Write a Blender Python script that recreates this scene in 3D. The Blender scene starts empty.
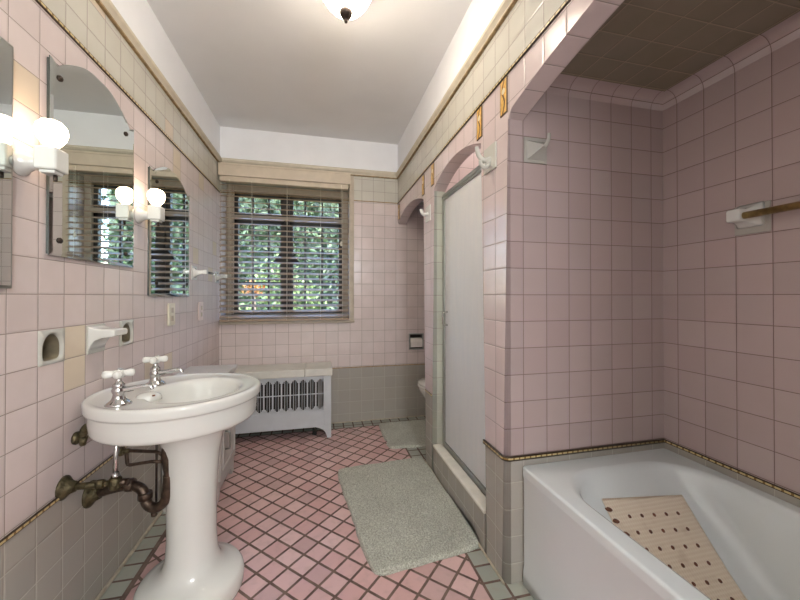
import bpy, bmesh, math, random
from math import sin, cos, pi, radians
from mathutils import Vector, Matrix
random.seed(7)
S = bpy.context.scene
COL = S.collection
XL, XR, YF, YP, XA = -.784, .691, 3.033, 1.189, 1.452      # left wall, right wall, far wall, tub alcove end, tub alcove back
ZC, ZM, ZU, ZL, PT = 2.477, 2.168, 1.943, .478, .103        # ceiling, moulding, upper liner, lower liner, tile pitch

# ------------------------------------------------------------------ materials
def lin(c):
    f = lambda v: v / 12.92 if v <= .04045 else ((v + .055) / 1.055) ** 2.4
    return (f(c[0] / 255), f(c[1] / 255), f(c[2] / 255), 1)

class NT:
    def __init__(s, name):
        s.mat = bpy.data.materials.new(name); s.mat.use_nodes = True
        s.t = s.mat.node_tree; s.t.nodes.clear()
        s.out = s.t.nodes.new('ShaderNodeOutputMaterial')
        s.b = s.t.nodes.new('ShaderNodeBsdfPrincipled')
        s.t.links.new(s.b.outputs[0], s.out.inputs[0])
    def n(s, kind, **kw):
        nd = s.t.nodes.new('ShaderNode' + kind)
        for k, v in kw.items(): setattr(nd, k, v)
        return nd
    def set(s, sock, v):
        if hasattr(v, 'is_linked'): s.t.links.new(v, sock)
        else: sock.default_value = v
    def m(s, op, a, b=0.0, c=0.0):
        nd = s.n('Math', operation=op)
        for i, v in enumerate((a, b, c)): s.set(nd.inputs[i], v)
        return nd.outputs[0]
    def mix(s, f, a, b):
        nd = s.n('Mix', data_type='RGBA')
        s.set(nd.inputs[0], f); s.set(nd.inputs[6], a); s.set(nd.inputs[7], b)
        return nd.outputs[2]
    def sel(s, f, a, b):                                   # scalar: f ? b : a
        return s.m('ADD', s.m('MULTIPLY', a, s.m('SUBTRACT', 1.0, f)), s.m('MULTIPLY', b, f))
    def ramp(s, v, lo, hi):
        nd = s.n('MapRange', interpolation_type='SMOOTHSTEP')
        s.set(nd.inputs[0], v); nd.inputs[1].default_value = lo; nd.inputs[2].default_value = hi
        return nd.outputs[0]
    def noise(s, scale, detail=2, rough=.5, vec=None):
        nd = s.n('TexNoise'); nd.inputs['Scale'].default_value = scale
        nd.inputs['Detail'].default_value = detail; nd.inputs['Roughness'].default_value = rough
        if vec is None: vec = s.pos()
        s.t.links.new(vec, nd.inputs['Vector']); return nd.outputs[0]
    def pos(s):
        if not hasattr(s, '_g'): s._g = s.n('NewGeometry')
        return s._g.outputs['Position']
    def objco(s):
        if not hasattr(s, '_tc'): s._tc = s.n('TexCoord')
        return s._tc.outputs['Object']
    def xyz(s, v):
        nd = s.n('SeparateXYZ'); s.t.links.new(v, nd.inputs[0]); return nd.outputs
    def bump(s, h, dist=.001, strength=1.0):
        nd = s.n('Bump'); nd.inputs['Distance'].default_value = dist; nd.inputs['Strength'].default_value = strength
        s.t.links.new(h, nd.inputs['Height']); s.t.links.new(nd.outputs[0], s.b.inputs['Normal'])
    def p(s, **kw):
        for k, v in kw.items(): s.set(s.b.inputs[k.replace('_', ' ')], v)
        return s

def plain(name, rgb, rough=.5, metal=0, var=.0, scale=30, bump=0, **kw):
    t = NT(name); c = lin(rgb)
    if var:
        f = t.noise(scale, 3)
        d = tuple(x * (1 - var) for x in c[:3]) + (1,); u = tuple(min(1, x * (1 + var)) for x in c[:3]) + (1,)
        t.p(Base_Color=t.mix(t.ramp(f, .3, .7), d, u))
    else: t.p(Base_Color=c)
    t.p(Roughness=rough, Metallic=metal)
    if bump: t.bump(t.noise(scale * 3, 3), bump)
    t.p(**kw)
    return t.mat

def glow(name, rgb, strength):
    t = NT(name); t.p(Base_Color=lin(rgb), Roughness=.3, Emission_Color=lin(rgb), Emission_Strength=strength); return t.mat

PINK, GREY, FRIEZE = (218, 205, 203), (172, 168, 160), (206, 204, 193)
def tile_mat(name, offs, top=None, pink=PINK, grey=GREY, frieze=FRIEZE, grout=(150, 138, 130), gw=.0024, pitch=PT, odd=False, rough=.2):
    """square glazed tiles laid in world space; colour bands by height: grey wainscot, pink field, pale frieze"""
    t = NT(name)
    g = t.xyz(t.pos()); nn = t.xyz(t._g.outputs['Normal'])
    ax, ay, az = (t.m('ABSOLUTE', o) for o in nn)
    isx = t.m('GREATER_THAN', ax, ay); hor = t.m('GREATER_THAN', az, .72)
    ux = t.m('SUBTRACT', g[0], offs[0]); uy = t.m('SUBTRACT', g[1], offs[1]); vz = t.m('SUBTRACT', g[2], offs[2])
    u = t.sel(hor, t.sel(isx, ux, uy), uy); v = t.sel(hor, vz, ux)
    cu = t.m('DIVIDE', u, pitch); cv = t.m('DIVIDE', v, pitch)
    def edge(c):
        f = t.m('FRACT', c); return t.m('MULTIPLY', t.m('MINIMUM', f, t.m('SUBTRACT', 1.0, f)), pitch)
    d = t.m('MINIMUM', edge(cu), edge(cv))
    mask = t.ramp(d, gw * .35, gw * .75)
    cb = t.n('CombineXYZ')
    t.set(cb.inputs[0], t.m('FLOOR', cu)); t.set(cb.inputs[1], t.m('FLOOR', cv)); t.set(cb.inputs[2], isx)
    wn = t.n('TexWhiteNoise'); t.t.links.new(cb.outputs[0], wn.inputs['Vector'])
    h = wn.outputs['Value']
    lowz = t.m('LESS_THAN', g[2], ZL); topz = t.m("GREATER_THAN", g[2], top or ZU)
    col = t.mix(topz, t.mix(lowz, lin(pink), lin(grey)), lin(frieze))
    hs = t.n('HueSaturation'); t.set(hs.inputs['Color'], col)
    t.set(hs.inputs['Value'], t.m('ADD', .96, t.m('MULTIPLY', h, .08)))
    h2 = t.xyz(wn.outputs['Color'])
    t.set(hs.inputs['Saturation'], t.m('ADD', .92, t.m('MULTIPLY', h2[1], .16)))
    c2 = hs.outputs[0]
    if odd:
        pk = t.m('MULTIPLY', t.m('GREATER_THAN', h2[2], .945), t.m('SUBTRACT', 1.0, lowz))
        c2 = t.mix(pk, c2, lin((218, 204, 184)))
    mott = t.ramp(t.noise(9, 3), .3, .7)
    c2 = t.mix(t.m('MULTIPLY', mott, .12), c2, lin((176, 160, 150)))
    t.p(Base_Color=t.mix(mask, t.mix(lowz, lin(grout), lin((186, 181, 170))), c2), Roughness=t.sel(mask, .8, rough), Specular_IOR_Level=.45)
    hh = t.m('ADD', t.ramp(d, .0005, .006), t.m('MULTIPLY', t.noise(14, 1), .8))
    t.bump(hh, .0012, .6)
    return t.mat

M = {}
M['tl'] = tile_mat('pink_tile_left', (0, 1.195, .488), odd=True)
M['tf'] = tile_mat('pink_tile_far', (.262, 0, .488))
M['tr'] = tile_mat('pink_tile_right', (.771, 1.26, .488), pink=(218, 202, 201))
M['ts'] = tile_mat('pink_tile_shower', (.771, 1.26, .488), top=3, pink=(218, 202, 201))
M['ta'] = tile_mat('pink_tile_alcove_shaded', (.771, 1.128, .488), top=3, pink=(186, 168, 167), grout=(122, 102, 98), gw=.0022)  # alcove shade put into the colour: darker copy of the pink wall tile
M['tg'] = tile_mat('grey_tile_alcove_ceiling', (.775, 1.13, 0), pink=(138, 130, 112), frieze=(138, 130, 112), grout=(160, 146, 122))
M['paint'] = plain('white_painted_plaster', (244, 245, 248), .75, var=.015, scale=6)
M['ceil'] = plain('grey_white_ceiling_paint', (236, 236, 236), .85, var=.02, scale=3)
M['mould'] = plain('cream_painted_moulding', (208, 199, 180), .45, var=.05, scale=20)
M['mouldline'] = plain('brown_moulding_edge', (158, 134, 96), .6, var=.25, scale=40)
M['porc'] = plain('white_porcelain', (222, 223, 219), .12, var=.015, scale=5, Coat_Weight=.5, Coat_Roughness=.05)
M['tubw'] = plain('white_bath_enamel', (224, 231, 234), .16, var=.02, scale=4, Coat_Weight=.4, Coat_Roughness=.08)
M['chrome'] = plain('worn_chrome', (205, 205, 205), .14, 1)
M['brass'] = plain('tarnished_brass', (192, 166, 112), .35, 1, var=.25, scale=40)
M['verd'] = plain('corroded_brass_pipe', (92, 84, 62), .5, .75, var=.4, scale=60, bump=.002)
M['darkpipe'] = plain('dark_bronze_pipe', (84, 70, 60), .4, .75, var=.35, scale=50, bump=.001)
M['iron'] = plain('dark_bronze', (62, 52, 46), .4, .7, var=.2, scale=60)
M['radw'] = plain('grey_painted_metal', (196, 200, 205), .4, var=.03, scale=12)
M['radtop'] = plain('cream_painted_metal', (212, 210, 202), .4, var=.05, scale=14)
M['raddark'] = plain('dark_radiator_interior', (62, 60, 58), .8)
M['slat'] = plain('beige_blind_slat', (168, 146, 122), .45, var=.05, scale=30)
M['val'] = plain('beige_blind_valance', (208, 194, 174), .5, var=.05, scale=14)
M['cord'] = plain('pale_blind_cord', (226, 220, 205), .8)
M['sash'] = plain('dark_window_sash', (58, 56, 54), .5, var=.1, scale=20)
M['frame'] = plain('light_window_frame', (190, 178, 160), .5, var=.06, scale=20)
M['tpbox'] = plain('dark_metal_recess', (110, 104, 98), .35, .8)
M['cab'] = plain('grey_painted_cabinet_wood', (196, 192, 188), .4, var=.03, scale=10)
M['cream'] = plain('cream_plastic_plate', (222, 214, 196), .35)
M['sill'] = plain('cream_marble_sill', (226, 222, 210), .2, var=.06, scale=18)
M['base'] = plain('cream_caulk_bead', (184, 174, 156), .5, var=.15, scale=30)
M['alu'] = plain('dull_aluminium', (176, 178, 174), .3, 1)
M['niche'] = plain('grey_green_glaze', (198, 198, 190), .18)
M['hooktile'] = plain('grey_hook_glaze_shaded', (176, 173, 166), .18)  # shadow put into the colour: darker copy of the niche glaze
M['nichedark'] = plain('brownish_niche_glaze', (128, 118, 98), .35, var=.2, scale=30)  # brownish glaze, darker than the plate around the recess
M['paper'] = plain('white_tissue_paper', (236, 230, 224), .9)
M['bulb'] = glow('lit_bulb', (255, 226, 192), 4.2)
M['shade'] = glow('lit_glass_bowl', (255, 240, 220), 15)
M['black'] = plain('black_rubber', (30, 28, 26), .6)
M['hallw'] = plain('white_hall_paint', (225, 222, 215), .8)
t = NT('mirror_glass'); t.p(Base_Color=(.80, .86, .84, 1), Metallic=1, Roughness=.015); M['mirror'] = t.mat
t = NT('mirror_edge_glass'); t.p(Base_Color=lin((92, 98, 94)), Roughness=.2, Metallic=.2); M['medge'] = t.mat
t = NT('window_glass'); t.p(Base_Color=(1, 1, 1, 1), Roughness=0, IOR=1.02, Transmission_Weight=1); M['glass'] = t.mat
t = NT('clear_rod_glass'); t.p(Base_Color=(.95, .97, .96, 1), Roughness=.05, IOR=1.3, Transmission_Weight=.9); M['rod'] = t.mat
t = NT('obscure_shower_glass')
o = t.xyz(t.pos())
cb = t.n('CombineXYZ'); t.set(cb.inputs[0], t.m('MULTIPLY', o[1], 26)); t.set(cb.inputs[1], t.m('MULTIPLY', o[2], 3.5))
st = t.noise(1.0, 4, .6, cb.outputs[0])
t.p(Base_Color=t.mix(t.ramp(st, .35, .7), lin((246, 248, 249)), lin((251, 252, 252))), Roughness=.6, Transmission_Weight=.35, IOR=1.2)
t.bump(t.noise(220, 2), .001, .5); M['frost'] = t.mat

# gold and black liner strip
def liner_mat():
    t = NT('gold_black_liner'); o = t.xyz(t.pos())
    tc = t.xyz(t.objco())
    s = t.m('ADD', o[0], o[1])
    v = t.m('ABSOLUTE', tc[2])
    dash = t.m('GREATER_THAN', t.m('FRACT', t.m('MULTIPLY', s, 42)), .3)
    mid = t.m('LESS_THAN', v, .0034)
    c = t.mix(mid, lin((58, 44, 28)), t.mix(dash, lin((132, 104, 56)), lin((206, 188, 136))))
    t.p(Base_Color=c, Roughness=.35); return t.mat
M['liner'] = liner_mat()

# decorative gold tile: dark rim, gold ground, pale scroll
def deco_mat():
    t = NT('gold_relief_tile'); o = t.xyz(t.objco())
    ay = t.m('ABSOLUTE', o[1]); az = t.m('ABSOLUTE', o[2])
    rim = t.m('MAXIMUM', t.m('GREATER_THAN', ay, .021), t.m('GREATER_THAN', az, .064))
    w = t.m('SUBTRACT', o[1], t.m('MULTIPLY', t.m('SINE', t.m('MULTIPLY', o[2], 62)), .008))
    scroll = t.m('LESS_THAN', t.m('ABSOLUTE', w), .0048)
    r2 = t.m('SQRT', t.m('ADD', t.m('POWER', o[1], 2.0), t.m('POWER', t.m('SUBTRACT', o[2], .022), 2.0)))
    blob = t.m('LESS_THAN', r2, .012)
    c = t.mix(t.ramp(t.noise(70, 3), .35, .65), lin((214, 164, 72)), lin((236, 194, 110)))
    c = t.mix(scroll, c, lin((112, 74, 34))); c = t.mix(blob, c, lin((232, 220, 190)))
    c = t.mix(rim, c, lin((86, 62, 36)))
    t.p(Base_Color=c, Roughness=.3); t.bump(t.m('ADD', scroll, blob), .002); return t.mat
M['deco'] = deco_mat()

# floor: pink diamonds inside a border of grey-green squares
def floor_mat():
    t = NT('pink_diamond_floor_tile'); o = t.xyz(t.pos()); P = .0848
    k = 1 / math.sqrt(2) / P
    x0 = t.m('ADD', o[0], .182); y0 = t.m('SUBTRACT', o[1], 1.406)
    a = t.m('MULTIPLY', t.m('ADD', x0, y0), k); b = t.m('MULTIPLY', t.m('SUBTRACT', x0, y0), k)
    def ed(c):
        f = t.m('FRACT', c); return t.m('MULTIPLY', t.m('MINIMUM', f, t.m('SUBTRACT', 1.0, f)), P)
    d1 = t.m('MINIMUM', ed(a), ed(b))
    bx = t.m('DIVIDE', t.m('SUBTRACT', o[0], .612), .082); by = t.m('DIVIDE', t.m('SUBTRACT', o[1], 1.298), .083)
    d2 = t.m('MINIMUM', ed(bx), ed(by))
    inn = t.m('MULTIPLY', t.m('MULTIPLY', t.m('GREATER_THAN', o[0], -.690), t.m('LESS_THAN', o[0], .612)), t.m('LESS_THAN', o[1], 2.905))
    db = t.m('MINIMUM', t.m('ABSOLUTE', t.m('SUBTRACT', o[0], .612)), t.m('ABSOLUTE', t.m('ADD', o[0], .690)))
    db = t.m('MINIMUM', db, t.m('ABSOLUTE', t.m('SUBTRACT', o[1], 2.905)))
    d = t.m('MINIMUM', t.sel(inn, d2, d1), db)
    wob = t.m('MULTIPLY', t.m('SUBTRACT', t.noise(60, 2), .5), .002)
    mask = t.ramp(t.m('ADD', d, wob), .0042, .0064)
    cb = t.n('CombineXYZ')
    t.set(cb.inputs[0], t.m('FLOOR', t.sel(inn, bx, a))); t.set(cb.inputs[1], t.m('FLOOR', t.sel(inn, by, b))); t.set(cb.inputs[2], inn)
    wn = t.n('TexWhiteNoise'); t.t.links.new(cb.outputs[0], wn.inputs['Vector']); hc = t.xyz(wn.outputs['Color'])
    pk = t.mix(hc[0], lin((208, 166, 163)), lin((222, 190, 187)))
    pk = t.mix(t.m('MULTIPLY', t.m('GREATER_THAN', hc[1], .84), .6), pk, lin((190, 158, 156)))
    gy = t.mix(hc[0], lin((150, 155, 145)), lin((170, 173, 162)))
    c = t.mix(inn, gy, pk)
    c = t.mix(t.m('MULTIPLY', t.ramp(t.noise(26, 4), .45, .75), .25), c, lin((160, 134, 126)))
    gr = t.mix(t.ramp(t.noise(18, 3), .3, .7), lin((96, 76, 68)), lin((124, 104, 94)))
    t.p(Base_Color=t.mix(mask, gr, c), Roughness=t.sel(mask, .85, .36))
    t.bump(t.m('ADD', mask, t.m('MULTIPLY', t.noise(30, 2), .5)), .0012); return t.mat
M['floor'] = floor_mat()

def rug_mat():
    t = NT('grey_green_shag_pile')
    n1 = t.noise(160, 3, .7); n2 = t.noise(5, 3)
    c = t.mix(t.ramp(n1, .35, .68), lin((158, 160, 147)), lin((214, 215, 204)))
    c = t.mix(t.m('MULTIPLY', t.ramp(n2, .4, .7), .22), c, lin((140, 138, 126)))
    t.p(Base_Color=c, Roughness=1.0, Specular_IOR_Level=.1, Sheen_Weight=.3)
    t.bump(n1, .004); return t.mat
M['rug'] = rug_mat()

def mat_mat():
    t = NT('beige_rubber_weave'); o = t.xyz(t.objco())
    a = t.m('SINE', t.m('MULTIPLY', t.m('ADD', o[0], o[1]), 330)); b = t.m('SINE', t.m('MULTIPLY', t.m('SUBTRACT', o[0], o[1]), 330))
    h = t.m('MULTIPLY', a, b)
    c = t.mix(t.ramp(h, -.6, .6), lin((233, 217, 197)), lin((243, 230, 212)))
    c = t.mix(t.m('MULTIPLY', t.ramp(t.noise(14, 4), .5, .8), .3), c, lin((176, 144, 112)))
    t.p(Base_Color=c, Roughness=.6); t.bump(h, .0008); return t.mat
M['mat'] = mat_mat()
M['stain'] = plain('rust_brown_stain', (112, 70, 50), .7, var=.3, scale=80)
def leaf_mat(name, a, b):
    t = NT(name); n = t.noise(7, 3)
    t.p(Base_Color=t.mix(t.ramp(n, .35, .65), lin(a), lin(b)), Roughness=.55, Subsurface_Weight=0.0); return t.mat
M['leaf'] = leaf_mat('green_foliage', (58, 78, 44), (120, 138, 84))
M['leaf2'] = leaf_mat('dark_green_foliage', (38, 54, 38), (78, 96, 64))
M['leafo'] = leaf_mat('orange_foliage', (150, 84, 34), (170, 120, 56))
M['bark'] = plain('grey_brown_bark', (92, 80, 66), .9, var=.3, scale=20)
M['lawn'] = leaf_mat('lawn_grass', (62, 84, 40), (104, 124, 66))

# ------------------------------------------------------------------ mesh helpers
class MB:
    def __init__(s): s.bm = bmesh.new(); s.mats = []
    def mi(s, m):
        if m is None: return 0
        if m not in s.mats: s.mats.append(m)
        return s.mats.index(m)
    def face(s, vs, m=None):
        try: f = s.bm.faces.new(vs)
        except ValueError: return None
        f.material_index = s.mi(m); return f
    def v(s, p): return s.bm.verts.new(p)
    def box(s, x0, x1, y0, y1, z0, z1, bev=0, m=None, seg=2, rot=None):
        b = bmesh.new()
        vs = [b.verts.new((x, y, z)) for x in (x0, x1) for y in (y0, y1) for z in (z0, z1)]
        for q in ((0, 1, 3, 2), (4, 6, 7, 5), (0, 4, 5, 1), (2, 3, 7, 6), (0, 2, 6, 4), (1, 5, 7, 3)): b.faces.new([vs[i] for i in q])
        if bev: bmesh.ops.bevel(b, geom=b.edges[:], offset=bev, segments=seg, affect='EDGES', profile=.5)
        if rot: bmesh.ops.transform(b, matrix=rot, verts=b.verts)
        s.add(b, m); return s
    def add(s, b, m=None):
        bmesh.ops.recalc_face_normals(b, faces=b.faces)
        mp = {}
        for v in b.verts: mp[v] = s.bm.verts.new(v.co)
        k = s.mi(m)
        for f in b.faces:
            g = s.bm.faces.new([mp[v] for v in f.verts]); g.material_index = k; g.smooth = f.smooth
        b.free()
    def rings(s, R, closed=True, cap0=False, cap1=False, m=None):
        b = bmesh.new()
        V = [[b.verts.new(p) for p in r] for r in R]; n = len(R[0])
        for i in range(len(V) - 1):
            for j in range(n if closed else n - 1):
                k = (j + 1) % n
                b.faces.new((V[i][j], V[i][k], V[i + 1][k], V[i + 1][j])).smooth = True
        if cap0: b.faces.new(V[0][::-1])
        if cap1: b.faces.new(V[-1])
        s.add(b, m); return s
    def lathe(s, prof, c=(0, 0, 0), n=40, axis='z', sx=1, sy=1, cap0=True, cap1=True, m=None):
        R = []
        for r, z in prof:
            ring = []
            for i in range(n):
                a = 2 * pi * i / n; q = (r * cos(a) * sx, r * sin(a) * sy, z)
                if axis == 'x': q = (q[2], q[0], q[1])
                if axis == 'y': q = (q[0], q[2], q[1])
                ring.append((c[0] + q[0], c[1] + q[1], c[2] + q[2]))
            R.append(ring)
        return s.rings(R, True, cap0, cap1, m)
    def tube(s, pts, r, n=14, m=None, smooth=0, flat=1.0):
        P = [Vector(p) for p in pts]
        for _ in range(smooth):
            Q = [P[0]]
            for a, b in zip(P, P[1:]): Q += [a.lerp(b, .25), a.lerp(b, .75)]
            Q.append(P[-1]); P = Q
        R = []; up = None
        for i, p in enumerate(P):
            d = (P[min(i + 1, len(P) - 1)] - P[max(i - 1, 0)]).normalized()
            if up is None: up = d.orthogonal().normalized()
            up = (up - d * up.dot(d))
            up = up.normalized() if up.length > 1e-6 else d.orthogonal().normalized()
            w = d.cross(up)
            rr = r(i / (len(P) - 1)) if callable(r) else r
            R.append([p + (up * cos(2 * pi * k / n) + w * sin(2 * pi * k / n) * flat) * rr for k in range(n)])
        return s.rings(R, True, True, True, m)
    def prism(s, poly, h0, h1, axis='x', bev=0, m=None, seg=3, bevpick=None, smooth=False):
        """2D polygon extruded along an axis. axis x: poly=(y,z); y: (x,z); z: (x,y)"""
        b = bmesh.new()
        f3 = {'x': lambda u, v, h: (h, u, v), 'y': lambda u, v, h: (u, h, v), 'z': lambda u, v, h: (u, v, h)}[axis]
        A = [b.verts.new(f3(u, v, h0)) for u, v in poly]; B = [b.verts.new(f3(u, v, h1)) for u, v in poly]
        n = len(poly); f0 = b.faces.new(A); f1 = b.faces.new(B[::-1])
        for i in range(n): b.faces.new((A[i], B[i], B[(i + 1) % n], A[(i + 1) % n])).smooth = smooth
        if bev:
            E = [e for e in b.edges if (bevpick is None and (e in f0.edges or e in f1.edges)) or (bevpick and bevpick(e))]
            r = bmesh.ops.bevel(b, geom=E, offset=bev, segments=seg, affect='EDGES', profile=.5)
            for f in r['faces']: f.smooth = True
        bmesh.ops.triangulate(b, faces=[f for f in b.faces if len(f.verts) > 8])
        s.add(b, m); return s
    def sphere(s, c, r, n=20, sz=1.0, m=None):
        k = n // 2
        return s.lathe([(r * sin(pi * i / k) if 0 < i < k else r * .002, -r * cos(pi * i / k) * sz) for i in range(k + 1)], c, n, m=m)
    def build(s, name, mat=None, parent=None, loc=None, smooth=None):
        if mat is not None and not s.mats: s.mats = [mat]
        if smooth:
            for f in s.bm.faces: f.smooth = True
        me = bpy.data.meshes.new(name)
        if loc is not None: bmesh.ops.translate(s.bm, verts=s.bm.verts, vec=-Vector(loc))
        s.bm.to_mesh(me); s.bm.free()
        for m_ in s.mats: me.materials.append(m_)
        o = bpy.data.objects.new(name, me); COL.objects.link(o)
        if loc is not None: o.location = loc
        if parent is not None:
            w = Vector((0, 0, 0)); q = parent
            while q is not None: w = w + q.location; q = q.parent
            o.parent = parent; o.location = Vector(loc if loc is not None else (0, 0, 0)) - w
        return o

def tag(o, label=None, cat=None, group=None, kind=None):
    if label: o['label'] = label
    if cat: o['category'] = cat
    if group: o['group'] = group
    if kind: o['kind'] = kind
    return o
def thing(name, label, cat, loc, group=None):
    o = bpy.data.objects.new(name, None); COL.objects.link(o); o.location = loc; o.empty_display_size = .05
    return tag(o, label, cat, group)
def struct(o): o['kind'] = 'structure'; return o
def copy_tree(o, dloc=(0, 0, 0), label=None):
    def rec(a, par):
        c = a.copy(); COL.objects.link(c); c.parent = par
        for ch in [x for x in bpy.data.objects if x.parent == a]: rec(ch, c)
        return c
    c = rec(o, None); c.location = o.location + Vector(dloc)
    if label: c['label'] = label
    return c
def rrect(x0, x1, y0, y1, r, z, n=8, k=6):
    """rounded rectangle ring with a fixed point count"""
    P = []
    for cx, cy, a0 in ((x1 - r, y1 - r, 0), (x0 + r, y1 - r, pi / 2), (x0 + r, y0 + r, pi), (x1 - r, y0 + r, 3 * pi / 2)):
        for i in range(n + 1):
            a = a0 + pi / 2 * i / n; P.append(Vector((cx + r * cos(a), cy + r * sin(a), z)))
    Q = []
    for i, p in enumerate(P):
        Q.append(p)
        if i % (n + 1) == n:
            q = P[(i + 1) % len(P)]
            for j in range(1, k): Q.append(p.lerp(q, j / k))
    return Q
def ell(cx, cy, a, b, z, n=64, xmin=None, p=2.0):
    R = []
    for i in range(n):
        t_ = 2 * pi * i / n; c, s_ = cos(t_), sin(t_)
        x = cx + a * math.copysign(abs(c) ** (2 / p), c); y = cy + b * math.copysign(abs(s_) ** (2 / p), s_)
        if xmin is not None: x = max(x, xmin)
        R.append((x, y, z))
    return R
# ------------------------------------------------------------------ the room shell
def panel(mb, axis, pos, back, u0, u1, z0, z1, holes, mfun, cuts=()):
    """wall sheet with rectangular holes, front at pos, back at back; axis 'x': u=Y, axis 'y': u=X"""
    us = sorted({u0, u1} | {h[0] for h in holes} | {h[1] for h in holes}); zs = sorted({z0, z1} | {h[2] for h in holes} | {h[3] for h in holes} | set(cuts))
    pt = (lambda u, d, z: (d, u, z)) if axis == 'x' else (lambda u, d, z: (u, d, z))
    b = mb.bm; cache = {}
    def V(u, d, z):
        k = (u, d, z)
        if k not in cache: cache[k] = b.verts.new(pt(u, d, z))
        return cache[k]
    solid = lambda i, j: 0 <= i < len(us) - 1 and 0 <= j < len(zs) - 1 and not any(h[0] <= us[i] and us[i + 1] <= h[1] and h[2] <= zs[j] and zs[j + 1] <= h[3] for h in holes)
    for i in range(len(us) - 1):
        for j in range(len(zs) - 1):
            if not solid(i, j): continue
            m = mfun((us[i] + us[i + 1]) / 2, (zs[j] + zs[j + 1]) / 2); a, c, e, g = us[i], us[i + 1], zs[j], zs[j + 1]
            for d in (pos, back): mb.face([V(a, d, e), V(c, d, e), V(c, d, g), V(a, d, g)], m)
            for di, dj, q in ((-1, 0, ((a, e), (a, g))), (1, 0, ((c, e), (c, g))), (0, -1, ((a, e), (c, e))), (0, 1, ((a, g), (c, g)))):
                if not solid(i + di, j + dj):
                    (p1, r1), (p2, r2) = q; mb.face([V(p1, pos, r1), V(p2, pos, r2), V(p2, back, r2), V(p1, back, r1)], m)
    bmesh.ops.recalc_face_normals(b, faces=b.faces)

NICHE = [(1.195 + .012, 1.298 - .012, .903, .988), (1.607 + .012, 1.710 - .012, .903, .988)]
w = MB(); panel(w, 'x', XL, XL - .1, -.6, YF, 0, ZC, NICHE, lambda u, z: M['paint'] if z > ZM else M['tl'], (ZM,)); struct(w.build('wall_left'))
WX0, WX1, WZ0, WZ1 = -.772, .255, .90, 2.06
TP = (.800, .928, .620, .756)
w = MB(); panel(w, 'y', YF, YF + .25, XL - .1, 1.6, 0, ZC, [(WX0, WX1, WZ0, WZ1), TP], lambda u, z: M['paint'] if z > ZM else M['tf'], (ZM,)); struct(w.build('wall_far'))

M['tj'] = tile_mat('grey_green_jamb_tile', (.771, 1.26, .488), pink=(190, 194, 182), grey=(182, 184, 172))
def arc(y0, y1, zs, rise, n=24):
    c, hw = (y0 + y1) / 2, (y1 - y0) / 2
    R = (hw * hw + rise * rise) / 2 / rise; a = math.asin(hw / R)
    return [(c - R * sin(a - 2 * a * i / n), zs + rise - R + R * cos(a - 2 * a * i / n)) for i in range(n + 1)]
poly = [(-.6, 0), (-.33, 0)] + arc(-.33, YP, 1.784, .100, 30) + [(YP, 0), (1.36, 0)] + arc(1.36, 2.04, 1.760, .082) + [(2.04, 0), (2.215, 0)] + arc(2.215, YF, 1.752, .082) + [(YF, ZM), (-.6, ZM)]
def pick(e):
    a, b = e.verts[0].co, e.verts[1].co
    if abs(a.x - XR) > 1e-5 or abs(b.x - XR) > 1e-5: return False
    if max(a.z, b.z) < 1e-5 or min(a.z, b.z) > ZM - 1e-5: return False
    return not (a.y < -.59 and b.y < -.59) and not (a.y > YF - 1e-4 and b.y > YF - 1e-4)
w = MB(); w.prism(poly, XR, .771, 'x', bev=.025, m=M['tr'], seg=5, bevpick=pick)
w.mi(M['tj']); w.bm.normal_update()
for f in w.bm.faces:
    c = f.calc_center_median()
    if 2.0 < c.y < 2.0625 and c.z < 1.75 and f.normal.y < -.25: f.material_index = 1
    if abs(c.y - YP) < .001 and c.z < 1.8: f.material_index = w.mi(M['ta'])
    if 1.30 < c.y < 1.385 and c.z < 1.75 and f.normal.y > .25: f.material_index = 1
w.box(XR, .771, -.6, YF, ZM, ZC, m=M['paint'])
struct(w.build('wall_right'))
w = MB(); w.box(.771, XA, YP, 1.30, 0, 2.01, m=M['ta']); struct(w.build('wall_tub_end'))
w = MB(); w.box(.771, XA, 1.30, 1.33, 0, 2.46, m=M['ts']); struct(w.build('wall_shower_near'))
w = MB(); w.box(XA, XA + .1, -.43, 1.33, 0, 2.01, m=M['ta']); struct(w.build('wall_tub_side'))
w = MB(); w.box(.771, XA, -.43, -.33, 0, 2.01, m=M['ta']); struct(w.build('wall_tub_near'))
w = MB(); w.box(.771, XA + .1, 2.062, 2.19, 0, 2.46, m=M['ts']); struct(w.build('wall_shower_far'))
w = MB(); w.box(XA, XA + .1, 1.33, 2.062, 0, 2.46, m=M['ts']); struct(w.build('wall_shower_side'))
w = MB(); w.box(XA, XA + .1, 2.19, YF, 0, 2.11, m=M['tr']); struct(w.build('wall_toilet_side'))
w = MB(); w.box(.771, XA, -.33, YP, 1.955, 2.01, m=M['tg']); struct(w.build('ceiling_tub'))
w = MB(); w.box(.771, XA, 1.33, 2.062, 2.40, 2.46, m=M['paint']); struct(w.build('ceiling_shower'))
w = MB(); w.box(.771, XA, 2.19, YF, 1.97, 2.11, m=M['paint']); struct(w.build('ceiling_toilet'))
r = .05; R = []
for px, py, sx, sy in ((.771, YP, 0, -1), (XA, YP, -1, -1), (XA, -.33, -1, 0)):
    R.append([(px + sx * (r - r * cos(a)), py + sy * (r - r * cos(a)), 1.905 + r * sin(a)) for a in [pi / 2 * i / 6 for i in range(7)]])
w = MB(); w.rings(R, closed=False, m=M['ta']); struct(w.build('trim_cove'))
w = MB(); w.box(XL - .1, 1.6, -.6, YF + .02, -.06, 0, m=M['floor']); struct(w.build('floor'))
w = MB(); w.box(XL - .1, .771, -.6, YF + .25, ZC, ZC + .06, m=M['ceil']); struct(w.build('ceiling'))
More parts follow.
